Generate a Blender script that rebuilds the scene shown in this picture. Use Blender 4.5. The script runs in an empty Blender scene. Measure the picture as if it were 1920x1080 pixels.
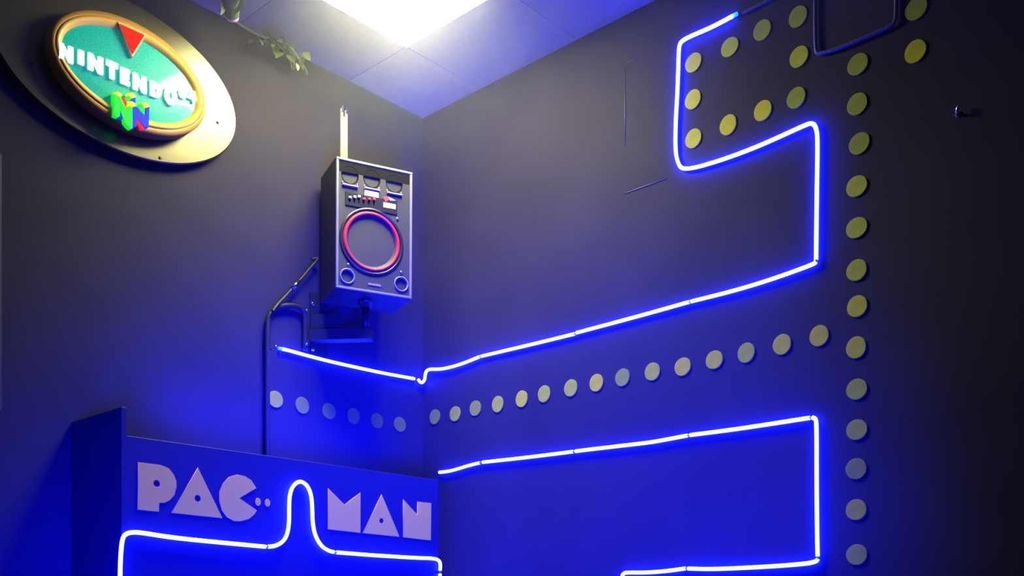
import bpy, math, random
from mathutils import Vector, Matrix
random.seed(7)
scene = bpy.context.scene
COL = scene.collection
R = math.radians

# ------------------------------------------------------------------ camera, world, exposure
GLARE_TOP, GLARE_LOW = 0.10, 0.0005     # density of the glare haze under the ceiling and lower down
cam_data = bpy.data.cameras.new('camera')
cam = bpy.data.objects.new('camera', cam_data); COL.objects.link(cam)
cam.location = (3.7488, -3.4138, 1.30)
cam.rotation_euler = (R(90), 0, math.atan2(0.67559, 0.737277))      # level camera, looking into the corner
cam_data.sensor_width = 36.0
cam_data.lens = 1843.0 / 1920.0 * 36.0
cam_data.shift_y = 620.0 / 1920.0                                    # the photograph is the upper part of a level picture
cam_data.clip_start = 0.05
scene.camera = cam

world = bpy.data.worlds.new('world'); scene.world = world; world.use_nodes = True
world.node_tree.nodes['Background'].inputs[0].default_value = (0.3, 0.3, 0.5, 1)
world.node_tree.nodes['Background'].inputs[1].default_value = 0.02
# haze added to imitate lens glare around the lamp and the light tubes
vs_ = world.node_tree.nodes.new('ShaderNodeVolumeScatter')
vs_.inputs['Anisotropy'].default_value = 0.0
geo_ = world.node_tree.nodes.new('ShaderNodeNewGeometry'); sep_ = world.node_tree.nodes.new('ShaderNodeSeparateXYZ')
mr_ = world.node_tree.nodes.new('ShaderNodeMapRange'); mr_.interpolation_type = 'SMOOTHSTEP'
for i_, v_ in ((1, 3.05), (2, 3.95), (3, GLARE_LOW), (4, GLARE_TOP)): mr_.inputs[i_].default_value = v_
world.node_tree.links.new(geo_.outputs['Position'], sep_.inputs[0]); world.node_tree.links.new(sep_.outputs['Z'], mr_.inputs[0])
world.node_tree.links.new(mr_.outputs[0], vs_.inputs['Density'])
world.node_tree.links.new(vs_.outputs[0], world.node_tree.nodes['World Output'].inputs['Volume'])

scene.view_settings.view_transform = 'Standard'
scene.view_settings.look = 'None'
scene.view_settings.exposure = 0.0
scene.view_settings.gamma = 1.0
scene.view_settings.use_curve_mapping = False
scene.cycles.max_bounces = 6; scene.cycles.diffuse_bounces = 3; scene.cycles.glossy_bounces = 3
scene.cycles.volume_step_rate = 2.0; scene.cycles.volume_max_steps = 64

PANEL = 80.0          # ceiling light radiance
NEON = (1.1, 1.9, 180.0)   # blue light-tube radiance
def blue_spot(name, loc, target, angle, watts, radius=.35):
    ld = bpy.data.lights.new(name, 'SPOT'); ld.spot_size = R(angle); ld.spot_blend = 1.0; ld.shadow_soft_size = radius
    ld.color = (0.001, 0.002, 1.0); ld.energy = watts
    o = bpy.data.objects.new(name, ld); COL.objects.link(o); o.location = loc
    o.rotation_euler = (Vector(target) - Vector(loc)).to_track_quat('-Z', 'Y').to_euler()
    return o
# added blue fill spots low before the corner, standing in for unseen tubes
blue_spot('blue_fill_left', (2.3, -3.0, 1.0), (0.1, -1.1, 1.25), 60, 4200)
blue_spot('blue_fill_right', (3.2, -2.2, 1.0), (0.66, 0.0, 1.80), 62, 7600)
# an added blue fill light over the cabinet top, brightening the wall behind it
bar = bpy.data.lights.new('cabinet_top_fill', 'AREA'); bar.shape = 'RECTANGLE'; bar.size = 1.1; bar.size_y = 0.04
bar.color = (0.001, 0.002, 1.0); bar.energy = 28; bar.spread = R(110)
bar_o = bpy.data.objects.new('cabinet_top_fill', bar); COL.objects.link(bar_o); bar_o.location = (0.35, -0.86, 1.962)
bar_o.rotation_euler = Matrix(((0, .6, .8), (1, 0, 0), (0, .8, -.6))).to_euler()

# ------------------------------------------------------------------ materials
MATS = {}
def mat(name, base, rough=0.5, metal=0.0, spec=0.5, emit=None, strength=1.0, noise=None, bump=None, coat=0.0):
    m = bpy.data.materials.new(name); m.use_nodes = True
    nt = m.node_tree; b = nt.nodes['Principled BSDF']
    b.inputs['Base Color'].default_value = (*base, 1)
    b.inputs['Roughness'].default_value = rough
    b.inputs['Metallic'].default_value = metal
    b.inputs['Specular IOR Level'].default_value = spec
    b.inputs['Coat Weight'].default_value = coat
    if emit:
        b.inputs['Emission Color'].default_value = (*emit, 1)
        b.inputs['Emission Strength'].default_value = strength
    tc = None
    if noise or bump:
        tc = nt.nodes.new('ShaderNodeTexCoord')
    if noise:                     # (scale, amount): mottling of the colour
        n = nt.nodes.new('ShaderNodeTexNoise'); n.inputs['Scale'].default_value = noise[0]; n.inputs['Detail'].default_value = 4
        r = nt.nodes.new('ShaderNodeMapRange'); r.inputs[1].default_value = .3; r.inputs[2].default_value = .7
        r.inputs[3].default_value = 1 - noise[1]; r.inputs[4].default_value = 1 + noise[1]
        mx = nt.nodes.new('ShaderNodeVectorMath'); mx.operation = 'SCALE'; mx.inputs[0].default_value = base
        nt.links.new(tc.outputs['Object'], n.inputs['Vector']); nt.links.new(n.outputs['Fac'], r.inputs[0])
        nt.links.new(r.outputs[0], mx.inputs['Scale']); nt.links.new(mx.outputs[0], b.inputs['Base Color'])
    if bump:                      # (scale, strength, distance)
        n = nt.nodes.new('ShaderNodeTexNoise'); n.inputs['Scale'].default_value = bump[0]; n.inputs['Detail'].default_value = 3
        bp = nt.nodes.new('ShaderNodeBump'); bp.inputs['Strength'].default_value = bump[1]; bp.inputs['Distance'].default_value = bump[2]
        nt.links.new(tc.outputs['Object'], n.inputs['Vector']); nt.links.new(n.outputs['Fac'], bp.inputs['Height'])
        nt.links.new(bp.outputs[0], b.inputs['Normal'])
    MATS[name] = m
    return m
M = MATS
mat('wall_paint', (0.0245, 0.0212, 0.029), 0.6, spec=.05, noise=(2.2, .12), bump=(90, .25, .002))
mat('floor_vinyl', (0.05, 0.05, 0.055), 0.5, noise=(6, .3))
mat('tile_white', (0.25, 0.255, 0.18), 0.8, bump=(240, .2, .001), noise=(30, .04))
mat('slab_grey', (0.03, 0.03, 0.035), 0.9)
mat('lamp_frame', (0.8, 0.8, 0.8), 0.4)
mat('lamp_diffuser', (0.9, 0.9, 0.9), 0.5, emit=(1.0, 0.97, 0.5), strength=PANEL)
mat('neon_lit', (0.6, 0.7, 0.9), 0.4, emit=NEON, strength=1.0)
mat('neon_end', (0.3, 0.6, 0.9), 0.4, emit=(0.02, 0.55, 9.0), strength=1.0)
mat('neon_unlit', (0.05, 0.045, 0.09), 0.5, spec=.2)
mat('connector', (0.35, 0.4, 0.45), 0.35)
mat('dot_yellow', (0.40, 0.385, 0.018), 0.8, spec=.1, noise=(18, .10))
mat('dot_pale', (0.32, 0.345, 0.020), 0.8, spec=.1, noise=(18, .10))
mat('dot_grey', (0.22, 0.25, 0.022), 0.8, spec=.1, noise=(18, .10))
mat('dot_edge', (0.25, 0.26, 0.2), 0.6)
mat('board_paint', (0.010, 0.010, 0.030), 0.5, spec=.25, bump=(70, .15, .001))
mat('letter_peach', (0.98, 0.64, 0.030), 0.8, spec=.1)
mat('sign_plate', (0.095, 0.083, 0.050), 0.30, metal=0.8, noise=(5, .06), bump=(40, .08, .002))
mat('bezel_gold', (0.46, 0.215, 0.014), 0.45, spec=.4)
mat('bezel_bright', (0.80, 0.45, 0.055), 0.4, spec=.4)
mat('letter_lit', (0.9, 0.9, 0.9), 0.3, emit=(1, .99, .97), strength=1.0)
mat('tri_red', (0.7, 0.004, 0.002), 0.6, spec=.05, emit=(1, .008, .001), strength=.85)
mat('tri_edge', (0.95, 0.6, 0.25), 0.3)
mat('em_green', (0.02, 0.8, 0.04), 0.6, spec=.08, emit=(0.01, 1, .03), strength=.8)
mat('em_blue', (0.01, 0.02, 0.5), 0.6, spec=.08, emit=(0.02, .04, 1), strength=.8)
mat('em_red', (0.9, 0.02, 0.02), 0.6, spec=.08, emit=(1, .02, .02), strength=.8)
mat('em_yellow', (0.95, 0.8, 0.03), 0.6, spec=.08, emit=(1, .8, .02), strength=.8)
mat('black_shell', (0.028, 0.0265, 0.022), 0.55, spec=.3, bump=(160, .3, .001))
mat('black_gloss', (0.012, 0.012, 0.013), 0.3)
mat('black_deep', (0.003, 0.003, 0.003), 0.8, spec=.1)
mat('rim_grey', (0.16, 0.155, 0.13), 0.4)
mat('cone_paper', (0.022, 0.022, 0.026), 0.55, spec=.25)
mat('surround_red', (0.30, 0.012, 0.025), 0.5, spec=.3)
mat('print_red', (0.8, 0.03, 0.04), 0.4)
mat('print_white', (0.8, 0.8, 0.76), 0.4)
mat('chrome', (0.75, 0.75, 0.75), 0.18, metal=1.0)
mat('strap_beige', (0.30, 0.285, 0.19), 0.5)
mat('ledge_grey', (0.30, 0.29, 0.25), 0.45)
mat('pipe_black', (0.012, 0.012, 0.014), 0.5, spec=.3)
mat('plant_olive', (0.075, 0.11, 0.022), 0.5, noise=(25, .3))
mat('plant_light', (0.42, 0.48, 0.16), 0.45)
mat('plant_pink', (0.62, 0.30, 0.32), 0.4)
mat('frame_grey', (0.03, 0.03, 0.03), 0.45)
mat('poster_dark', (0.012, 0.012, 0.012), 0.5)

# green sign face: fine stipple, lit from behind
def sign_face_mat():
    m = bpy.data.materials.new('sign_face'); m.use_nodes = True; nt = m.node_tree; b = nt.nodes['Principled BSDF']
    tc = nt.nodes.new('ShaderNodeTexCoord'); v = nt.nodes.new('ShaderNodeTexVoronoi'); v.inputs['Scale'].default_value = 150
    cr = nt.nodes.new('ShaderNodeValToRGB')
    cr.color_ramp.elements[0].position = .1; cr.color_ramp.elements[0].color = (0.0, 0.44, 0.30, 1)
    cr.color_ramp.elements[1].position = .75; cr.color_ramp.elements[1].color = (0.0, 0.32, 0.22, 1)
    nt.links.new(tc.outputs['Object'], v.inputs['Vector']); nt.links.new(v.outputs['Distance'], cr.inputs[0])
    nt.links.new(cr.outputs[0], b.inputs['Base Color']); nt.links.new(cr.outputs[0], b.inputs['Emission Color'])
    b.inputs['Emission Strength'].default_value = 0.36
    b.inputs['Roughness'].default_value = 0.4; b.inputs['Specular IOR Level'].default_value = .2; b.inputs['Coat Weight'].default_value = .35; b.inputs['Coat Roughness'].default_value = .08
    MATS['sign_face'] = m
sign_face_mat()

# ------------------------------------------------------------------ mesh helpers
class MB:
    def __init__(s): s.v = []; s.f = []; s.smooth = []
    def add(s, vs, fs, sm=False):
        k = len(s.v); s.v += [tuple(p) for p in vs]; s.f += [tuple(i + k for i in f) for f in fs]; s.smooth += [sm] * len(fs)
        return s
    def box(s, a, b, bev=0.0):
        (x0, y0, z0), (x1, y1, z1) = a, b
        if bev <= 0:
            vs = [(x0,y0,z0),(x1,y0,z0),(x1,y1,z0),(x0,y1,z0),(x0,y0,z1),(x1,y0,z1),(x1,y1,z1),(x0,y1,z1)]
            return s.add(vs, [(0,3,2,1),(4,5,6,7),(0,1,5,4),(1,2,6,5),(2,3,7,6),(3,0,4,7)])
        e = bev                     # chamfered all round: three rings
        def ring(z, i): return [(x0+i,y0+i,z),(x1-i,y0+i,z),(x1-i,y1-i,z),(x0+i,y1-i,z)]
        vs = ring(z0, e) + ring(z0+e, 0) + ring(z1-e, 0) + ring(z1, e)
        fs = [(3,2,1,0), (12,13,14,15)]
        for r in range(3):
            for i in range(4):
                j = (i+1) % 4; fs.append((r*4+i, r*4+j, r*4+4+j, r*4+4+i))
        return s.add(vs, fs)
    def tube(s, pts, r, n=10, cap=True):
        P = [Vector(p) for p in pts]; T = []
        for i in range(len(P)):
            t = P[min(i+1, len(P)-1)] - P[max(i-1, 0)]
            T.append(t.normalized())
        a = Vector((0, 0, 1)) if abs(T[0].z) < .9 else Vector((1, 0, 0))
        N = (a - T[0] * a.dot(T[0])).normalized(); vs = []
        for i, p in enumerate(P):
            N = (N - T[i] * N.dot(T[i])).normalized(); B = T[i].cross(N)
            rr = r[i] if isinstance(r, (list, tuple)) else r
            for k in range(n):
                w = 2 * math.pi * k / n; vs.append(p + (N * math.cos(w) + B * math.sin(w)) * rr)
        fs = []
        for i in range(len(P) - 1):
            for k in range(n):
                j = (k + 1) % n; fs.append((i*n+k, i*n+j, (i+1)*n+j, (i+1)*n+k))
        s.add(vs, fs, True)
        if cap:
            k = len(s.v) - len(vs)
            s.f += [tuple(k + i for i in reversed(range(n))), tuple(k + (len(P)-1)*n + i for i in range(n))]; s.smooth += [False, False]
        return s
    def lathe(s, prof, c=(0,0,0), n=32, a=1.0, b=1.0, cap0=False, cap1=False, sm=True):
        """rings of (radius, z) about local Z; a, b stretch to an oval"""
        vs = []
        for r, z in prof:
            for k in range(n):
                w = 2*math.pi*k/n; vs.append((c[0]+r*a*math.cos(w), c[1]+r*b*math.sin(w), c[2]+z))
        fs = []
        for i in range(len(prof)-1):
            for k in range(n):
                j = (k+1) % n; fs.append((i*n+k, i*n+j, (i+1)*n+j, (i+1)*n+k))
        if cap0: fs.append(tuple(reversed(range(n))))
        if cap1: fs.append(tuple((len(prof)-1)*n + k for k in range(n)))
        return s.add(vs, fs, sm)
    def oval_rings(s, rings, c=(0,0), n=72, cap0=False, cap1=False):
        """rings of (half width, half height, z)"""
        vs = []
        for a, b, z in rings:
            for k in range(n):
                w = 2*math.pi*k/n; vs.append((c[0]+a*math.cos(w), c[1]+b*math.sin(w), z))
        fs = []
        for i in range(len(rings)-1):
            for k in range(n):
                j = (k+1) % n; fs.append((i*n+k, i*n+j, (i+1)*n+j, (i+1)*n+k))
        if cap0: fs.append(tuple(reversed(range(n))))
        if cap1: fs.append(tuple((len(rings)-1)*n + k for k in range(n)))
        return s.add(vs, fs, False)
    def mesh(s, name, m):
        me = bpy.data.meshes.new(name); me.from_pydata(s.v, [], s.f); me.update()
        me.polygons.foreach_set('use_smooth', s.smooth)
        me.materials.append(M[m] if isinstance(m, str) else m)
        return me

def link(name, me, parent=None):
    o = bpy.data.objects.new(name, me); COL.objects.link(o)
    if parent: o.parent = parent
    return o
def obj(name, mb, m, parent=None, label=None):
    o = link(name, mb.mesh(name, m), parent)
    if label: o['label'] = label
    return o
def tag(o, label, cat, group=None):
    o['label'] = label; o['category'] = cat
    if group: o['group'] = group
    return o
def thing(name, label, cat, loc=(0,0,0), rot=None, group=None):
    o = bpy.data.objects.new(name, None); COL.objects.link(o); o.empty_display_size = .05
    o.location = loc
    if rot: o.rotation_euler = rot.to_euler()
    return tag(o, label, cat, group)
def frame(u, v, n): return Matrix((u, v, n)).transposed()
LEFT = frame((0,1,0), (0,0,1), (1,0,0))        # local x = towards the corner, y = up, z = out of the wall
RIGHT = frame((1,0,0), (0,0,1), (0,-1,0))
def struct(name, mb, m):
    o = obj(name, mb, m); o['kind'] = 'structure'; return o

def shape(loops, z0, z1, bevel=0.0, res=0):
    """a flat plate cut from closed outlines (holes are inner outlines), as a mesh from z0 to z1"""
    cu = bpy.data.curves.new('outline', 'CURVE'); cu.dimensions = '2D'; cu.fill_mode = 'BOTH'
    h = (z1 - z0) / 2; cu.extrude = max(h - bevel, 1e-4); cu.bevel_depth = bevel; cu.bevel_resolution = res; cu.offset = -bevel
    for lp in loops:
        sp = cu.splines.new('POLY'); sp.points.add(len(lp) - 1)
        for p, q in zip(sp.points, lp): p.co = (q[0], q[1], 0, 1)
        sp.use_cyclic_u = True
    o = bpy.data.objects.new('outline', cu); COL.objects.link(o)
    dg = bpy.context.evaluated_depsgraph_get()
    me = bpy.data.meshes.new_from_object(o.evaluated_get(dg)); bpy.data.objects.remove(o); bpy.data.curves.remove(cu)
    for v in me.vertices: v.co.z += (z0 + z1) / 2
    return me
def plate(name, loops, z0, z1, m, parent, bevel=0.0, label=None):
    me = shape(loops, z0, z1, bevel); me.name = name; me.materials.clear(); me.materials.append(M[m])
    o = link(name, me, parent)
    if label: o['label'] = label
    return o
def circle(c, r, n=20, ry=None): return [(c[0]+r*math.cos(2*math.pi*k/n), c[1]+(ry or r)*math.sin(2*math.pi*k/n)) for k in range(n)]
def off(pts, o): return [(x-o[0], y-o[1]) for x, y in pts]
def chaikin(P, it=2):
    P = [Vector(p) for p in P]
    for _ in range(it):
        if len(P) < 3: return P
        Q = [P[0]]
        for a, b in zip(P, P[1:]): Q += [a*.75 + b*.25, a*.25 + b*.75]
        P = Q + [P[-1]]
    return P
ORD = 'first second third fourth fifth sixth seventh eighth ninth tenth eleventh twelfth thirteenth fourteenth fifteenth'.split()

# ------------------------------------------------------------------ the room
CEIL = 3.87
struct('wall_left', MB().box((-.12, -6.3, 0), (0, .12, CEIL + .15)), 'wall_paint')
struct('wall_right', MB().box((0, 0, 0), (6.6, .12, CEIL + .15)), 'wall_paint')
struct('wall_back', MB().box((6.5, -6.3, 0), (6.62, 0, CEIL + .15)), 'wall_paint')
struct('wall_front', MB().box((-.12, -6.42, 0), (6.62, -6.3, CEIL + .15)), 'wall_paint')
struct('floor', MB().box((-.12, -6.42, -.1), (6.62, .12, 0)), 'floor_vinyl')
ceiling = struct('ceiling', MB().box((0, -6.3, CEIL + .005), (6.5, 0, CEIL + .12)), 'slab_grey')
GX, GY = .414, -.477
xs = [0, GX] + [GX + .6*k for k in range(1, 11)] + [6.5]
ys = [0, GY] + [GY - .6*k for k in range(1, 10)] + [-6.3]
tile_cache = {}
for i in range(len(xs)-1):
    for j in range(len(ys)-1):
        if (i, j) == (1, 1): continue                # the lamp takes this bay
        w, d = xs[i+1]-xs[i], ys[j]-ys[j+1]
        key = (round(w, 3), round(d, 3))
        if key not in tile_cache:
            g = .0015
            tile_cache[key] = MB().box((g, g, 0), (w-g, d-g, .005)).mesh('ceiling_tile', 'tile_white')
        t = link('ceiling_tile', tile_cache[key], ceiling); t.location = (xs[i], ys[j+1], CEIL)

lamp = thing('ceiling_light', 'square white LED panel glowing in the ceiling near the corner', 'light', (GX, GY - .6, CEIL))
fr = MB()
for a, b in (((0,0,-.004),(.6,.008,.0045)), ((0,.592,-.004),(.6,.6,.0045)), ((0,.008,-.004),(.008,.592,.0045)), ((.592,.008,-.004),(.6,.592,.0045))): fr.box(a, b)
obj('frame', fr, 'lamp_frame', lamp)
q = [(0.4229,-0.4849,3.863)][0]; q = (q[0] - GX, q[1] - (GY - .6))
obj('diffuser', MB().box((q[0], .6 - q[1], -.007), (.6 - q[0] , q[1], -.001), .003), 'lamp_diffuser', lamp)
tr = MB().box((.008, .008, -.001), (.592, .592, .0045)); obj('tray', tr, 'lamp_frame', lamp)

# old raised paint seam left on the right wall where something was once fixed
hp = thing('paint_seam', 'faint raised paint seam outlining a missing board on right wall', 'seam', (1.274, 0, 3.112), RIGHT)
mat('seam_paint', (0.045, 0.042, 0.042), 0.5)
obj('bead', MB().tube([(0, .20, .0005), (.001, .35, .0007), (0, .535, .0005)], [.0015, .003, .0012], 8), 'seam_paint', hp)
obj('bead', MB().tube([(0, 0, .0005), (.10, .0, .0008), (.215, -.002, .0004)], [.003, .003, .0012], 8), 'seam_paint', hp)
obj('bead', MB().tube([(0, .553, .0005), (.03, .551, .0006), (.062, .549, .0005)], [.0015, .002, .0012], 8), 'seam_paint', hp)
# edge of a framed board at the far left of the left wall
pb = thing('framed_board', 'black framed board with thin grey edge at far left wall', 'board', (0, -2.052, 2.05), LEFT)
obj('backing', MB().box((-.62, 0, 0), (-.012, .905, .012)), 'poster_dark', pb)
fb = MB()
for a, b in (((-.012,0,0),(0,.915,.02)), ((-.632,0,0),(-.62,.915,.02)), ((-.62,.903,0),(-.012,.915,.02)), ((-.62,0,0),(-.012,.012,.02))): fb.box(a, b)
obj('frame', fb, 'frame_grey', pb)
sc_ = thing('wall_hook', 'tiny bright metal hook on the dark far end of right wall', 'hook', (2.6346, 0, 2.9765), RIGHT)
obj('plate', MB().lathe([(.011, 0), (.011, .002), (.008, .003)], n=16, cap1=True), 'pipe_black', sc_)
obj('shank', MB().tube([(0,0,.002), (0,0,.014), (.001,.004,.02), (.005,.014,.022), (.008,.024,.020)], .0045, 8), 'chrome', sc_)

# ------------------------------------------------------------------ games cabinet with lettered front
CX, CY0, CY1 = .41, -1.797, -.277
cab = thing('games_cabinet', 'tall dark cabinet standing in the corner with chunky pink lettering across its front', 'cabinet', (0, 0, 0))
obj('side_panel', MB().box((.004, CY0, 0), (CX, CY0 + .018, 2.044), .0015), 'board_paint', cab)
obj('side_panel', MB().box((.004, CY1 - .018, 0), (CX - .018, CY1, 1.944), .0015), 'board_paint', cab)
obj('front_board', MB().box((CX - .018, CY0 + .0185, 0), (CX, CY1, 1.945), .0015), 'board_paint', cab)
obj('top_board', MB().box((.06, CY0 + .0185, 1.90), (CX - .0185, CY1 - .0185, 1.918)), 'board_paint', cab)
LZ = (CX + .0005, CX + .0035)
def letter(loops):
    """outlines in (y, z) on the cabinet front"""
    me = shape(loops, 0, LZ[1] - LZ[0], 0.0006); me.name = 'letter'; me.materials.clear(); me.materials.append(M['letter_peach'])
    for v in me.vertices: a, b, c = v.co; v.co = (LZ[0] + c, a, b)
    link('letter', me, cab)
def hole(c, r): return circle(c, r, 16)
letter([[(-1.738,1.856),(-1.65,1.855),(-1.621,1.847),(-1.602,1.827),(-1.591,1.803),(-1.591,1.78),(-1.599,1.752),(-1.617,1.731),(-1.638,1.72),(-1.658,1.718),(-1.659,1.686),(-1.74,1.687)], hole([(-1.668,1.787)][0], .0125)])
letter([[(-1.505,1.863),(-1.402,1.682),(-1.611,1.686)], hole([(-1.506,1.748)][0], .0125)])
letter([[(-1.254,1.811),(-1.277,1.84),(-1.305,1.852),(-1.34,1.855),(-1.375,1.842),(-1.4,1.815),(-1.416,1.781),(-1.417,1.749),(-1.406,1.714),(-1.384,1.688),(-1.352,1.675),(-1.324,1.676),(-1.287,1.688),(-1.263,1.707),(-1.251,1.724),(-1.329,1.765)]])
letter([circle([(-1.246,1.758)][0], .0125, 18, .0155)])
letter([circle([(-1.203,1.758)][0], .0125, 18, .0155)])
letter([[(-0.9083,1.845),(-0.8236,1.783),(-0.7375,1.843),(-0.7375,1.669),(-0.9094,1.673)]])
letter([[(-0.62,1.846),(-0.5165,1.666),(-0.7261,1.669)], hole([(-0.6212,1.73)][0], .0115)])
letter([[(-0.4951,1.836),(-0.4103,1.773),(-0.4103,1.832),(-0.324,1.833),(-0.3267,1.661),(-0.4964,1.665)]])

# ------------------------------------------------------------------ blue light tubes
def light_strip(label, segs, r=.0078, lit=True, tip0=False, tip1=False, group=None):
    o3 = Vector(segs[0][0])
    t = thing('light_strip', label, 'light strip', o3, None, group)
    for k, sg in enumerate(segs):
        P = chaikin([Vector(p) - o3 for p in sg], 2)
        obj('light_tube', MB().tube(P, r, 8), 'neon_lit' if lit else 'neon_unlit', t)
        if k + 1 < len(segs):
            a, b = Vector(sg[-1]) - o3, Vector(segs[k+1][0]) - o3
            d = (b - a)
            if d.length < .002: d = Vector((0, 0, .002))
            obj('connector', MB().tube([a - d*.15, a + d*.5, b + d*.15], r * .62, 8), 'connector', t)
    for flag, sg in ((tip0, segs[0][:2]), (tip1, segs[-1][-2:][::-1])):
        if flag:
            a, b = Vector(sg[0]) - o3, Vector(sg[1]) - o3; d = (a - b).normalized()
            obj('end_cap', MB().tube([a + d*.004, a + d*.020], r * .95, 8), 'neon_end', t, 'cyan glowing end cap')
    return t

light_strip('long blue light strip boxing upper dots and running down to the corner', [
    [(1.797,-0.012,3.646),(1.705,-0.012,3.64),(1.604,-0.012,3.644),(1.564,-0.012,3.641),(1.551,-0.012,3.625),(1.549,-0.012,3.55),(1.544,-0.012,3.437),(1.536,-0.012,3.326),(1.534,-0.012,3.212),(1.544,-0.012,3.159),(1.564,-0.012,3.122),(1.624,-0.012,3.108),(1.724,-0.012,3.102),(1.821,-0.012,3.101),(1.912,-0.012,3.104),(2.002,-0.012,3.111),(2.09,-0.012,3.119),(2.123,-0.012,3.12),(2.14,-0.012,3.099),(2.146,-0.012,3.054),(2.144,-0.012,2.928),(2.142,-0.012,2.782),(2.14,-0.012,2.613)],
    [(2.14,-0.012,2.605),(2.127,-0.012,2.598),(1.948,-0.012,2.581),(1.788,-0.012,2.575),(1.609,-0.012,2.576)],
    [(1.599,-0.012,2.576),(1.36,-0.012,2.57),(1.019,-0.012,2.566)],
    [(1.007,-0.012,2.563),(0.7648,-0.012,2.564),(0.4324,-0.012,2.568)],
    [(0.4199,-0.014,2.567),(0.3025,-0.014,2.554),(0.2157,-0.014,2.551),(0.1423,-0.014,2.554),(0.0635,-0.014,2.569),(0.0395,-0.014,2.562)] + [(0.038,-0.02,2.539),(0.036,-0.02,2.518)] + [(0.02,-0.0219,2.504),(0.02,-0.0402,2.506),(0.02,-0.0511,2.518)],
    ], tip0=True)
light_strip('short blue light strip on left wall below the speaker bracket', [
    [(0.012,-0.8598,2.509),(0.012,-0.83,2.51),(0.012,-0.7256,2.506),(0.012,-0.5792,2.504),(0.012,-0.4256,2.506),(0.012,-0.2659,2.509),(0.012,-0.0693,2.518)]], tip0=True)
light_strip('lower blue light strip on right wall turning down at its end', [
    [(0.1343,-0.012,2.037),(0.1944,-0.012,2.035),(0.2573,-0.012,2.039),(0.3413,-0.012,2.049),(0.418,-0.012,2.054)],
    [(0.4396,-0.012,2.055),(0.6316,-0.012,2.049),(0.7973,-0.012,2.045),(0.9979,-0.012,2.042)],
    [(1.013,-0.012,2.042),(1.164,-0.012,2.039),(1.36,-0.012,2.034),(1.44,-0.012,2.033),(1.592,-0.012,2.039)],
    [(1.604,-0.012,2.039),(1.788,-0.012,2.036),(1.903,-0.012,2.036),(2.115,-0.012,2.038)],
    [(2.125,-0.012,2.038),(2.138,-0.012,2.032),(2.142,-0.012,2.012),(2.142,-0.012,1.807),(2.144,-0.012,1.612),(2.146,-0.012,1.528)],
    [(2.146,-0.012,1.518),(2.142,-0.012,1.509),(2.098,-0.012,1.502),(1.948,-0.012,1.497),(1.717,-0.012,1.495),(1.594,-0.012,1.502)],
    [(1.582,-0.012,1.503),(1.492,-0.012,1.495),(1.387,-0.012,1.492),(1.294,-0.012,1.496),(1.274,-0.012,1.493),(1.266,-0.012,1.477),(1.26,-0.012,1.436),(1.258,-0.012,1.323)]])
light_strip('blue light strip on the cabinet front rising into a tall arch', [
    [(0.422,-1.807,1.319),(0.422,-1.809,1.412),(0.422,-1.807,1.514),(0.422,-1.801,1.576),(0.422,-1.791,1.595),(0.422,-1.77,1.604),(0.422,-1.736,1.606),(0.422,-1.619,1.595),(0.422,-1.446,1.589),(0.422,-1.218,1.583)],
    [(0.422,-1.206,1.584),(0.422,-1.176,1.587),(0.422,-1.139,1.605),(0.422,-1.117,1.636),(0.422,-1.108,1.685),(0.422,-1.108,1.75),(0.422,-1.106,1.797),(0.422,-1.091,1.835),(0.422,-1.057,1.86),(0.422,-1.021,1.846),(0.422,-1.001,1.809),(0.422,-0.9955,1.759),(0.422,-0.9942,1.694),(0.422,-0.9809,1.64),(0.422,-0.9488,1.598),(0.422,-0.908,1.581),(0.422,-0.8861,1.579)],
    [(0.422,-0.8723,1.578),(0.422,-0.6743,1.575),(0.422,-0.4266,1.575),(0.422,-0.3114,1.578),(0.422,-0.281,1.569),(0.422,-0.2743,1.548),(0.422,-0.2776,1.523)],
    [(0.422,-0.2776,1.508),(0.422,-0.2776,1.424),(0.422,-0.2743,1.325)]])
light_strip('unlit pale light tube hanging as a square loop beside the top dots', [
    [(2.136,-0.012,3.682),(2.136,-0.012,3.486),(2.138,-0.012,3.38),(2.146,-0.012,3.363),(2.185,-0.012,3.356),(2.229,-0.012,3.352),(2.357,-0.012,3.354),(2.419,-0.012,3.355),(2.43,-0.012,3.369),(2.432,-0.012,3.402),(2.432,-0.012,3.549)]], r=.007, lit=False)
light_strip('unlit light tube running up from glowing cyan end cap', [
    [(1.839,-0.012,3.639),(1.871,-0.012,3.64),(1.948,-0.012,3.643),(2.056,-0.012,3.648)]], r=.0065, lit=False)

# ------------------------------------------------------------------ yellow dots of the wall maze
def wall_dot(p, wall, label, m, group, r=.038):
    s, z = p
    base = (s, 0, z) if wall is RIGHT else (0, s, z)
    t = MB(); a = random.uniform(.97, 1.03); n = 30
    ph = random.uniform(0, 6)
    ring = [(r*a*math.cos(2*math.pi*k/n)*(1+.012*math.sin(3*2*math.pi*k/n+ph)), r/a*math.sin(2*math.pi*k/n)*(1+.012*math.sin(2*2*math.pi*k/n+ph))) for k in range(n)]
    vs = [(x, y, 0.0005) for x, y in ring] + [(x, y, .0045) for x, y in ring] + [(x*.965, y*.965, .0055) for x, y in ring]
    fs = [(k, (k+1) % n, n+(k+1) % n, n+k) for k in range(n)] + [(n+k, n+(k+1) % n, 2*n+(k+1) % n, 2*n+k) for k in range(n)] + [tuple(range(2*n, 3*n)), tuple(reversed(range(n)))]
    t.add(vs, fs)
    o = obj('wall_dot', t, m); o.location = base; o.rotation_euler = wall.to_euler()
    return tag(o, label, 'dot', group)
row = [(0.0921,2.323),(0.2393,2.318),(0.3808,2.325),(0.5308,2.323),(0.6847,2.325),(0.8224,2.327),(0.9791,2.329),(1.123,2.329),(1.263,2.329),(1.416,2.328),(1.564,2.323),(1.71,2.325),(1.851,2.327),(2.001,2.331),(2.148,2.335)]
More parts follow.
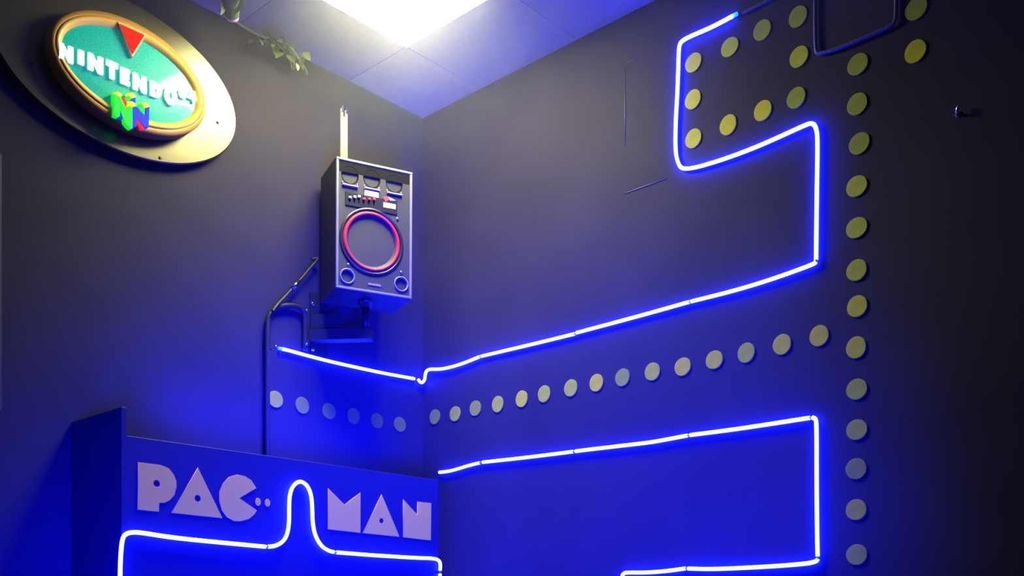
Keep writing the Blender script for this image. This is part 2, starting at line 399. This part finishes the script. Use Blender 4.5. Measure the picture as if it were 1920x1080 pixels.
rm = ['dot_grey','dot_pale','dot_grey','dot_pale','dot_yellow','dot_pale','dot_pale','dot_yellow','dot_grey','dot_pale','dot_yellow','dot_yellow','dot_pale','dot_yellow','dot_yellow']
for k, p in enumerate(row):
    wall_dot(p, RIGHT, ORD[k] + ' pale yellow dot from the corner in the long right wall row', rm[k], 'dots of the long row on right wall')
lrow = [(-0.1586,2.274),(-0.3067,2.271),(-0.4516,2.272),(-0.5964,2.273),(-0.7465,2.276),(-0.8895,2.28)]
for k, p in enumerate(lrow):
    wall_dot(p, LEFT, ORD[k] + ' dot from the corner in the left wall row' + (', half behind the black pipe' if k == 5 else ''), 'dot_pale' if k == 5 else 'dot_grey', 'dots of the row on left wall')
colm = [(2.293,3.273),(2.291,3.132),(2.299,2.989),(2.289,2.84),(2.289,2.692),(2.289,2.541),(2.291,2.412),(2.287,2.266),(2.289,2.117),(2.289,1.973),(2.287,1.834),(2.287,1.688),(2.289,1.528)]
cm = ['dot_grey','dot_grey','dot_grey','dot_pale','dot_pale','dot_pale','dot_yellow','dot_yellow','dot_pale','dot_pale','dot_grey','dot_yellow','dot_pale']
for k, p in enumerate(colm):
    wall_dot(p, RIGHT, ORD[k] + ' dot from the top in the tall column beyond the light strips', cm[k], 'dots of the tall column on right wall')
names = [('bottom', 1301, 260, 'dot_yellow', 'bright yellow dot at lower bend inside the upper light strip box'),
         ('', 1300, 187, 'dot_yellow', 'yellow dot midway down the upright side of upper light box'),
         ('', 1301, 118, 'dot_yellow', 'yellow dot near the upper bend inside the upper light box'),
         ('', 1369, 89, 'dot_pale', 'second dot from the upright strip in the upper slanting row'),
         ('', 1430, 57, 'dot_grey', 'third dot from the upright strip in the upper slanting row'),
         ('', 1497, 32, 'dot_grey', 'dim grey dot nearest the upright side of the unlit square loop'),
         ('', 1499, 107, 'dot_pale', 'dot just outside the lower corner of the unlit square loop'),
         ('', 1366, 235, 'dot_yellow', 'second dot from the upright strip in the lower slanting row'),
         ('', 1431, 208, 'dot_yellow', 'third dot from the upright strip in the lower slanting row'),
         ('', 1494, 184, 'dot_grey', 'grey dot ending the lower slanting row above the strip peak')]
pts = [(1.614,3.233),(1.612,3.391),(1.614,3.538),(1.779,3.536),(1.919,3.546),(2.065,3.537),(2.069,3.386),(1.772,3.234),(1.921,3.238),(2.058,3.238)]
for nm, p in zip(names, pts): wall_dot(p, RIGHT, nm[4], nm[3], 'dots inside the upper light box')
p1, p2 = [(2.495,3.24),(2.498,3.385)]
wall_dot(p1, RIGHT, 'dim yellow dot farthest out, below another near the dark end', 'dot_yellow', 'dots beyond the unlit loop')
wall_dot(p2, RIGHT, 'dim dot at the top edge beyond the unlit square loop', 'dot_grey', 'dots beyond the unlit loop')

# ------------------------------------------------------------------ oval sign
SO = (-1.605, 3.40)
sign = thing('oval_sign', 'lit oval green sign with white raised lettering in a gold surround', 'sign', (0, SO[0], SO[1]), LEFT)
obj('back_plate', MB().oval_rings([(.47,.28,.001), (.47,.28,.02), (.488,.297,.022), (.494,.302,.027), (.494,.302,.038), (.489,.297,.042)], (0, .02), 96, True, True), 'sign_plate', sign, 'beige metallic oval back plate')
def so(p): return off(p, SO)
for p in so([(-1.202,3.387),(-1.956,3.32),(-1.46,3.149)]):
    obj('screw', MB().lathe([(.006, .042), (.006, .044), (.003, .045)], (p[0], p[1], 0), 12, cap1=True), 'pipe_black', sign)
bz = MB().oval_rings([(.310,.205,.0425), (.314,.209,.06), (.314,.209,.098), (.309,.204,.108), (.300,.192,.112), (.296,.184,.110)], (0, 0), 96, True)
for i in range(len(bz.smooth)): bz.smooth[i] = True
bz.smooth[-1] = False
obj('bezel', bz, 'bezel_gold', sign, 'bronze gold bezel ring')
rg = MB().oval_rings([(.2955,.1835,.104), (.294,.182,.113), (.286,.173,.115), (.272,.157,.105), (.268,.153,.098)], (0, 0), 96)
for i in range(len(rg.smooth)): rg.smooth[i] = True
obj('inner_ring', rg, 'bezel_bright', sign, 'bright gold inner ring')
obj('face', MB().oval_rings([(.2685,.1535,.094), (.2685,.1535,.0995), (.22,.12,.102), (.12,.06,.1035)], (0, 0), 96, True, True), 'sign_face', sign, 'glossy green stippled sign face')
G = {'N': [[(0,0),(0,1),(.30,1),(.66,.46),(.66,1),(1,1),(1,0),(.70,0),(.34,.55),(.34,0)]],
     'I': [[(0,0),(0,1),(1,1),(1,0)]],
     'T': [[(.31,0),(.31,.70),(0,.70),(0,1),(1,1),(1,.70),(.69,.70),(.69,0)]],
     'E': [[(0,0),(0,1),(1,1),(1,.74),(.48,.74),(.48,.62),(.92,.62),(.92,.38),(.48,.38),(.48,.26),(1,.26),(1,0)]],
     'D': [[(0,0),(0,1),(.52,1),(.78,.93),(.95,.75),(1,.5),(.95,.25),(.78,.07),(.52,0)], [(.38,.28),(.5,.30),(.6,.40),(.63,.5),(.6,.6),(.5,.70),(.38,.72)]],
     'O': [[(.5+.5*math.cos(2*math.pi*k/20), .5+.5*math.sin(2*math.pi*k/20)) for k in range(20)], [(.5+.15*math.cos(2*math.pi*k/14), .5+.22*math.sin(2*math.pi*k/14)) for k in range(14)]],
     '6': [[(.95,.80),(.62,.77),(.45,.66),(.62,.66),(.85,.60),(1,.42),(1,.25),(.85,.07),(.55,0),(.25,.05),(.05,.25),(0,.5),(.07,.75),(.28,.94),(.6,1),(.9,.99)], [(.40,.32),(.5,.22),(.62,.24),(.67,.33),(.6,.43),(.47,.43)]],
     '4': [[(.58,0),(.58,.2),(0,.2),(0,.42),(.5,1),(.86,1),(.86,.43),(1,.43),(1,.2),(.86,.2),(.86,0)], [(.30,.43),(.58,.43),(.58,.72)]]}
def glyph(ch, x0, x1, z0, z1, d0=.1035, d1=.117):
    e = (x1 - x0) * .045; x0, x1, z0, z1 = x0 + e, x1 - e, z0 + .002, z1 - .002
    lp = [[(x0 + a*(x1-x0), z0 + b*(z1-z0)) for a, b in l] for l in G[ch]]
    plate('letter', lp, d0, d1, 'letter_lit', sign, .002)
# letter boxes in the plane of the sign: (glyph, lower-left, upper-right)
word = [('N', [(-1.891,3.341),(-1.834,3.404)]), ('I', [(-1.819,3.352),(-1.796,3.407)]), ('N', [(-1.784,3.346),(-1.722,3.412)]), ('T', [(-1.714,3.346),(-1.665,3.415)]),
        ('E', [(-1.658,3.345),(-1.618,3.41)]), ('N', [(-1.609,3.342),(-1.55,3.409)]), ('D', [(-1.539,3.345),(-1.487,3.407)]), ('O', [(-1.479,3.339),(-1.422,3.418)])]
for ch, (a, b) in word:
    (x0, z0), (x1, z1) = so([a, b])
    glyph(ch, x0, x1, z0, z1)
for ch, (a, b) in (('6', [(-1.417,3.386),(-1.381,3.43)]), ('4', [(-1.377,3.389),(-1.338,3.436)])):
    (x0, z0), (x1, z1) = so([a, b]); glyph(ch, x0, x1, z0, z1)
tri = so([(-1.67,3.57),(-1.557,3.57),(-1.612,3.461)])
c = (sum(p[0] for p in tri)/3, sum(p[1] for p in tri)/3)
te = plate('triangle', [tri], .104, .118, 'tri_edge', sign, 0, 'red triangle with a pale bevelled edge')
ti = [(c[0]+(x-c[0])*.86, c[1]+(y-c[1])*.86) for x, y in tri]
plate('triangle_face', [ti], .118, .121, 'tri_red', te, 0, 'bright red face')
em = bpy.data.objects.new('emblem', None); COL.objects.link(em); em.parent = sign; em['label'] = 'green blue red and yellow cube of letters N'
def E(pts): return [so(pts)]
def emp(name, pts, m, z1=.128): plate(name, E(pts), .104, z1, m, em, .0012)
emp('green_face', [(-1.691,3.286),(-1.666,3.285),(-1.65,3.26),(-1.634,3.238),(-1.634,3.26),(-1.617,3.263),(-1.617,3.182),(-1.623,3.177),(-1.635,3.182),(-1.648,3.193),(-1.652,3.205),(-1.666,3.238),(-1.667,3.211),(-1.674,3.202),(-1.69,3.203)], 'em_green')
emp('green_face', [(-1.639,3.297),(-1.632,3.303),(-1.617,3.299),(-1.628,3.285),(-1.636,3.282)], 'em_green', .124)
emp('green_face', [(-1.594,3.282),(-1.58,3.293),(-1.569,3.284),(-1.565,3.277),(-1.566,3.251),(-1.582,3.264)], 'em_green', .124)
emp('blue_face', [(-1.665,3.236),(-1.653,3.21),(-1.654,3.204),(-1.667,3.204)], 'em_blue', .124)
emp('blue_face', [(-1.628,3.285),(-1.616,3.3),(-1.601,3.307),(-1.602,3.285),(-1.628,3.283)], 'em_blue', .122)
emp('blue_face', [(-1.616,3.264),(-1.597,3.272),(-1.584,3.259),(-1.565,3.249),(-1.563,3.281),(-1.548,3.291),(-1.551,3.21),(-1.567,3.202),(-1.599,3.23),(-1.601,3.194),(-1.616,3.184)], 'em_blue')
emp('red_face', [(-1.662,3.285),(-1.645,3.289),(-1.638,3.276),(-1.639,3.255),(-1.643,3.239),(-1.647,3.243)], 'em_red', .124)
emp('red_face', [(-1.599,3.229),(-1.584,3.229),(-1.567,3.209),(-1.567,3.197),(-1.578,3.194),(-1.595,3.211)], 'em_red', .124)
emp('yellow_top', [(-1.688,3.292),(-1.673,3.299),(-1.656,3.295),(-1.664,3.281),(-1.686,3.286)], 'em_yellow')
emp('yellow_top', [(-1.635,3.31),(-1.619,3.318),(-1.601,3.313),(-1.616,3.3),(-1.632,3.304)], 'em_yellow', .126)
emp('yellow_top', [(-1.635,3.278),(-1.619,3.283),(-1.6,3.278),(-1.615,3.266),(-1.635,3.269)], 'em_yellow', .130)
emp('yellow_top', [(-1.58,3.294),(-1.562,3.301),(-1.549,3.293),(-1.565,3.284),(-1.575,3.287)], 'em_yellow', .130)

# ------------------------------------------------------------------ loudspeaker on its wall bracket
SB = (0.32534,-0.59021,2.75304); SU = (0.35837,0.93358,0.00000); SV = (0.01629,-0.00625,0.99985); SN = (0.93344,-0.35831,-0.01745)
SW, SH, SD = .354, .572, .25
spk = thing('loudspeaker', 'black loudspeaker with red ringed woofer mounted high near the corner', 'speaker', SB, frame(SU, SV, SN))
hw = SW / 2
cabm = MB().box((-hw, 0, -SD), (hw, SH, -.006), .004)
obj('cabinet', cabm, 'black_shell', spk)
bf = MB()
rim = .011
for a, b in (((-hw,SH-rim,-.006),(hw,SH,.006)), ((-hw,0,-.006),(hw,rim,.006)), ((-hw,rim,-.006),(-hw+rim,SH-rim,.006)), ((hw-rim,rim,-.006),(hw,SH-rim,.006))): bf.box(a, b, .002)
obj('edge_trim', bf, 'rim_grey', spk, 'grey edge trim')
WC = [(-0.0125,0.227)][0]; WR = .137
PC = [(-0.1244,0.0582),(0.127,0.061)]
TC = [(-0.1147,0.4996),(-0.0141,0.5032),(0.0912,0.5025)]
def disc_cut(): return [circle(WC, WR+.004, 40)] + [circle(p, .030, 20) for p in PC] + [circle((p[0], p[1]+.004), .039, 24) for p in TC]
plate('baffle', [[(-hw+rim, rim), (hw-rim, rim), (hw-rim, SH-rim), (-hw+rim, SH-rim)]] + disc_cut(), -.0058, .0015, 'black_shell', spk)
# woofer: frame ring, red surround, cone, dust cap
w = bpy.data.objects.new('woofer', None); COL.objects.link(w); w.parent = spk; w.location = (WC[0], WC[1], 0)
obj('frame_ring', MB().lathe([(WR+.002, -.004), (WR+.012, .002), (WR+.011, .006), (WR+.003, .008), (WR-.002, .004), (WR-.004, -.004)], n=56), 'black_gloss', w)
obj('surround', MB().lathe([(WR-.003, 0), (WR-.006, .007), (WR-.012, .010), (WR-.019, .008), (WR-.023, .0)], n=56), 'surround_red', w, 'glossy red rubber surround')
obj('cone', MB().lathe([(WR-.022, .0), (.085, -.022), (.042, -.045)], n=48), 'cone_paper', w)
obj('dust_cap', MB().lathe([(.044, -.046), (.038, -.036), (.026, -.028), (.012, -.024), (.001, -.023)], n=32, cap1=True), 'cone_paper', w)
obj('back_cup', MB().lathe([(WR+.002, -.003), (WR-.01, -.055), (.01, -.056)], n=40, cap1=True), 'black_deep', w)
for p in PC:
    pt = obj('port', MB().lathe([(.0345, .0015), (.034, .006), (.030, .007), (.0275, .003), (.026, -.055)], (p[0], p[1], 0), 28), 'rim_grey', spk, 'round bass port with grey rim')
    obj('port_bore', MB().lathe([(.0262, -.004), (.025, -.05), (.001, -.051)], (p[0], p[1], 0), 24, cap1=True), 'black_deep', pt)
band = [(-hw+.014, SH-.013), (hw-.014, SH-.013), (hw-.014, TC[2][1]+.012), (TC[1][0], TC[1][1]+.012), (-hw+.014, TC[0][1]+.012)]
plate('dark_recess_band', [band], .0016, .0022, 'black_deep', spk, 0, 'flat black band imitating a recess above the tweeters')  # flat plate; the recess's darkness is put into its black colour
for p in TC:
    y = p[1] + .004
    tw = obj('tweeter', MB().lathe([(.041, .0015), (.040, .003), (.038, .003), (.033, -.012), (.015, -.040)], (p[0], y, 0), 32), 'black_deep', spk)
    obj('horn_plug', MB().lathe([(.016, -.042), (.013, -.022), (.006, -.014), (.001, -.013)], (p[0], y, 0), 20, cap1=True), 'black_deep', tw)
    lip = MB().box((p[0]-.036, y-.052, .0016), (p[0]+.036, y-.045, .012), .002)
    obj('tweeter_lip', lip, 'ledge_grey', spk, 'pale ledge under the tweeter')
    for s in (-.034, .034): obj('screw', MB().lathe([(.004, .0016), (.004, .0045), (.002, .005)], (p[0]+s, y-.038, 0), 10, cap1=True), 'chrome', spk)
cp = obj('control_panel', MB().box(tuple([(-0.1358,0.3671)][0]) + (.0016,), tuple([(0.1043,0.4286)][0]) + (.006,), .0015), 'black_gloss', spk)
KP = [(-0.1166,0.4011),(-0.0947,0.4029),(-0.0751,0.4042),(-0.053,0.4061),(-0.0284,0.406),(-0.0061,0.4055)]
for i, p in enumerate(KP):
    slot = obj('slider', MB().box((p[0]-.003, p[1]-.017, .006), (p[0]+.003, p[1]+.017, .0075)), 'black_deep', cp)
    obj('slider_cap', MB().box((p[0]-.006, p[1]-.004+.004*(i % 3), .0075), (p[0]+.006, p[1]+.006+.004*(i % 3), .015), .0015), 'print_white' if i < 3 else 'print_red', slot, 'pale slider cap' if i < 3 else 'red slider cap')
a, b = [(-0.0482,0.4305),(0.0161,0.4452)]
obj('label_strip', MB().box((a[0], min(a[1], b[1])-.004, .006), (b[0], max(a[1], b[1])+.004, .0068)), 'print_white', cp, 'white printed strip')
a, b = [(0.039,0.3902),(0.0968,0.4105)]
obj('label_plate', MB().box((a[0], a[1], .006), (b[0], b[1]+.001, .0072)), 'print_white', cp, 'white printed plate')
plate('red_mark', [[(0.0387,0.4353),(0.0587,0.4415),(0.0916,0.431),(0.0664,0.4286),(0.0488,0.4158)]], .006, .0068, 'print_red', cp)
plate('white_mark', [[(0.0638,0.4377),(0.0967,0.4296),(0.0714,0.4248)]], .0068, .0074, 'print_white', cp)
for p in [(-0.1162,0.324),(0.1074,0.3502),(-0.1199,0.1081),(0.1267,0.1138)]:
    obj('screw', MB().lathe([(.0065, .0016), (.0065, .005), (.003, .006)], (p[0], p[1], 0), 14, cap1=True), 'chrome', spk)
b1, b2 = [(-0.0287,0.0375),(0.031,0.0394)]
obj('badge', MB().box((b1[0], (b1[1]+b2[1])/2-.005, .0016), (b2[0], (b1[1]+b2[1])/2+.005, .004), .001), 'rim_grey', spk, 'small grey badge')
ps_ = obj('pole_socket', MB().lathe([(.036, 0), (.036, .012), (.026, .016), (.026, .03)], n=24, cap1=True), 'black_gloss', spk); ps_.rotation_euler = (R(90), 0, 0); ps_.location = (0, -.0005, -.12)


base = Vector(SB) - Vector(SN) * .12
br = thing('speaker_bracket', 'black steel wall bracket carrying the loudspeaker on a short pole', 'bracket', (0, -.72, 2.72))
B0 = Vector((0, -.72, 2.72))
px, py = base.x, base.y
def rel(x, y, z): return Vector((x, y, z)) - B0
PB = [(0.008,-0.705,2.508),(0.008,-0.6085,2.806)]
obj('wall_plate', MB().box(tuple(rel(0.0005, PB[0][1], PB[0][2])), tuple(rel(.008, PB[1][1], PB[1][2])), .002), 'pipe_black', br)
obj('pole', MB().tube([rel(px, py, 2.61), rel(px, py, base.z - .032)], .0175, 16), 'pipe_black', br)
arm = MB()
d = Vector((px, py, 0)) - Vector((.008, -.70, 0)); L_ = d.length; dn = d.normalized(); sd = Vector((-dn.y, dn.x, 0))
def armbox(z0, z1, hwid, l0, l1):
    vs = []
    for z in (z0, z1):
        for l, s in ((l0, -1), (l1, -1), (l1, 1), (l0, 1)):
            q = Vector((.008, -.70, 0)) + dn*l + sd*s*hwid; vs.append((q.x - B0.x, q.y - B0.y, z - B0.z))
    arm.add(vs, [(0,3,2,1),(4,5,6,7),(0,1,5,4),(1,2,6,5),(2,3,7,6),(3,0,4,7)])
armbox(2.575, 2.625, .03, 0, L_ + .03)
obj('arm', arm, 'pipe_black', br)
arm2 = MB(); arm = arm2; armbox(2.63, 2.70, .006, 0, .14); obj('gusset', arm2, 'pipe_black', br)
for (_, y, z) in [(0.008,-0.6931,2.653),(0.008,-0.6931,2.591),(0.008,-0.6931,2.751),(0.008,-0.6931,2.542)]:
    o = obj('bolt', MB().lathe([(.009, .0005), (.009, .006), (.005, .008)], n=10, cap1=True), 'chrome', br, 'shiny bolt head'); o.location = rel(.008, y, z); o.rotation_euler = LEFT.to_euler()

# strap rising behind the speaker: a slotted channel, open at the top
st = thing('channel_strap', 'beige metal channel with forked top standing up behind the loudspeaker', 'strap', (0, -.5, 3.1), LEFT)
t_, t2_ = [(-0.5134,3.728),(-0.5165,3.681)]
x = t_[0] + .5
zt, zb = t_[1] - 3.1, t2_[1] - 3.1
plate('web', [[(x-.019, 0), (x+.019, 0), (x+.019, zt-.012), (x+.007, zt-.012), (x+.007, zb), (x-.007, zb), (x-.007, zt-.012), (x-.019, zt-.012)]], .001, .014, 'strap_beige', st, .001)
for sg in (-1, 1):
    obj('prong_tip', MB().box((x+sg*.013-.0055, zt-.030, .0142), (x+sg*.013+.0055, zt, .020), .002), 'chrome', st, 'bright metal prong tip')

# bent conduit pipe under the speaker and the cable that leaves it
cd = thing('conduit_pipe', 'black bent pipe hooped over on left wall below the speaker', 'pipe', (.02, -.93, 0))
def crel(P): return [Vector(p) - Vector((.02, -.93, 0)) for p in P]
hoop = [(0.02,-0.9444,1.323),(0.02,-0.9444,1.677),(0.02,-0.9444,2.03),(0.02,-0.9444,2.383),(0.02,-0.9444,2.595),(0.02,-0.9389,2.629),(0.02,-0.9224,2.659),(0.02,-0.8974,2.684),(0.02,-0.8638,2.701),(0.02,-0.807,2.715),(0.02,-0.7723,2.715),(0.02,-0.7519,2.703),(0.02,-0.7431,2.676),(0.02,-0.7431,2.615),(0.02,-0.7431,2.525)]
obj('pipe', MB().tube(chaikin(crel(hoop), 2), .0125, 12), 'pipe_black', cd)
for q in [(0.012,-0.9281,2.506),(0.012,-0.7637,2.704),(0.012,-0.7637,2.551)]:
    o = obj('screw', MB().lathe([(.006, 0), (.006, .004), (.003, .006)], n=10, cap1=True), 'chrome', cd, 'shiny screw head'); o.location = crel([q])[0] + Vector((.02, .02, 0)); o.rotation_euler = LEFT.to_euler()
for q in [(0.012,-0.9391,2.503),(0.012,-0.7374,2.569)]:
    o = obj('pipe_clip', MB().box((-.016, -.012, -.011), (.016, .012, .0165), .002), 'pipe_black', cd); o.location = crel([q])[0]; o.rotation_euler = LEFT.to_euler()
cb = [(0.047,-0.9349,2.653)] + [(0.04,-0.9054,2.692)] + [(0.03,-0.8566,2.741),(0.03,-0.8168,2.789),(0.03,-0.7794,2.832),(0.03,-0.7268,2.897),(0.03,-0.6673,2.969)] + [(.018, -.705, 2.95)]
c0 = Vector(cb[0])
ct = thing('speaker_cable', 'black cable slanting from the bent pipe up to the loudspeaker', 'cable', c0)
obj('sheath', MB().tube(chaikin([Vector(p) - c0 for p in cb], 2), .0075, 8), 'pipe_black', ct)
g1, g2 = [(0.03,-0.8225,2.783),(0.03,-0.7823,2.829)]
obj('glint_sleeve', MB().tube([Vector(g1) - c0, Vector(g2) - c0], .0105, 10), 'chrome', ct, 'bright sleeve standing in for a glint on the cable')  # chrome sleeve added to make the glint on the dark cable

# ------------------------------------------------------------------ greenery at the ceiling edge
a, b = Vector([(0.3231,-1.33,3.87)][0]), Vector([(0.18,-1.216,3.765)][0])
hang = thing('hanging_plant', 'olive green hanging plant tube with pink ringed mouth at the ceiling', 'plant', a)
m1 = (a*.6 + b*.4) + Vector((0, -.012, 0)); e = b - a
P = chaikin([Vector((0,0,0)), (m1 - a)*.5, m1 - a, e*.75, e], 2)
rs = [.062 - .040*(i/(len(P)-1))**1.3 for i in range(len(P))]
obj('stem', MB().tube(P, rs, 16), 'plant_olive', hang)
ax = (P[-1] - P[-2]).normalized(); q = ax.to_track_quat('Z', 'Y')
o = obj('mouth_ring', MB().lathe([(.0235, -.012), (.026, -.002), (.024, .006), (.018, .008), (.013, .002), (.012, -.004)], n=24), 'plant_pink', hang, 'pinkish ring round a dark opening'); o.location = e; o.rotation_euler = q.to_euler()
o = obj('mouth_opening', MB().lathe([(.0135, -.003), (.008, -.008), (.001, -.009)], n=20, cap1=True), 'black_deep', hang); o.location = e + ax*.004; o.rotation_euler = q.to_euler()
def leaf(L, W, curl):
    mb = MB(); n = 7; vs = []; fs = []
    for i in range(n):
        t = i/(n-1); w_ = W*math.sin(math.pi*min(1, t*.94+.03))**.8; y = L*t; z = -curl*t*t
        vs += [(-w_, y, z+.25*w_), (0, y, z), (w_, y, z+.25*w_)]
    for i in range(n-1):
        k = i*3; fs += [(k, k+1, k+4, k+3), (k+1, k+2, k+5, k+4)]
    mb.add(vs, fs, True)
    k = len(vs); mb.add([(x, y, z-.0015) for x, y, z in vs], [tuple(reversed(f)) for f in fs], True)
    return mb
leafm = {c: leaf(.075, .020, .02).mesh('leaf', c) for c in ('plant_olive', 'plant_light')}
def add_leaf(parent, p, rot, m, s=1.0):
    o = link('leaf', leafm[m], parent); o.location = p; o.rotation_euler = rot; o.scale = (s, s, s); return o
f = add_leaf(hang, e*.30 + Vector((.02, .055, .0)), (R(-75), R(10), R(-20)), 'plant_light', 1.3); f['label'] = 'long light green leaf down its side'
for k in range(6):
    add_leaf(hang, e*(.1+.1*k) + Vector((.02*math.cos(k*2), .045*math.sin(k*2), 0)), (R(-70+random.uniform(-20, 20)), R(random.uniform(-30, 30)), R(60*k)), 'plant_olive', 1.0)
v0 = Vector([(-0.014,-0.8913,3.87)][0]); v0.x = .03
vine = thing('leafy_vine', 'dark green leafy vine clump hugging the ceiling edge above left wall', 'plant', (v0.x, v0.y, CEIL))
Vp = [Vector((.014, -.30, -.006)), Vector((-.008, -.16, -.016)), Vector((.004, -.05, -.02)), Vector((.02, .05, -.026)), Vector((.005, .13, -.055)), Vector((-.012, .16, -.08))]
obj('stem', MB().tube(chaikin(Vp, 2), .006, 8), 'plant_olive', vine)
for k in range(40):
    t = k / 39
    p = Vector((random.uniform(-.012, .07), -.13 + .24*t + random.uniform(-.015, .015), random.uniform(-.055, -.006) - .02*t))
    add_leaf(vine, p, (R(random.uniform(-60, -10)), R(random.uniform(-40, 40)), R(random.uniform(-140, -20))), 'plant_olive', random.uniform(.5, .85))
f = add_leaf(vine, Vector([(0.06,-0.8178,3.791)][0]) - Vector((v0.x, v0.y, CEIL)), (R(-60), 0, R(-90)), 'plant_light', .5); f['label'] = 'light green leaf tip'
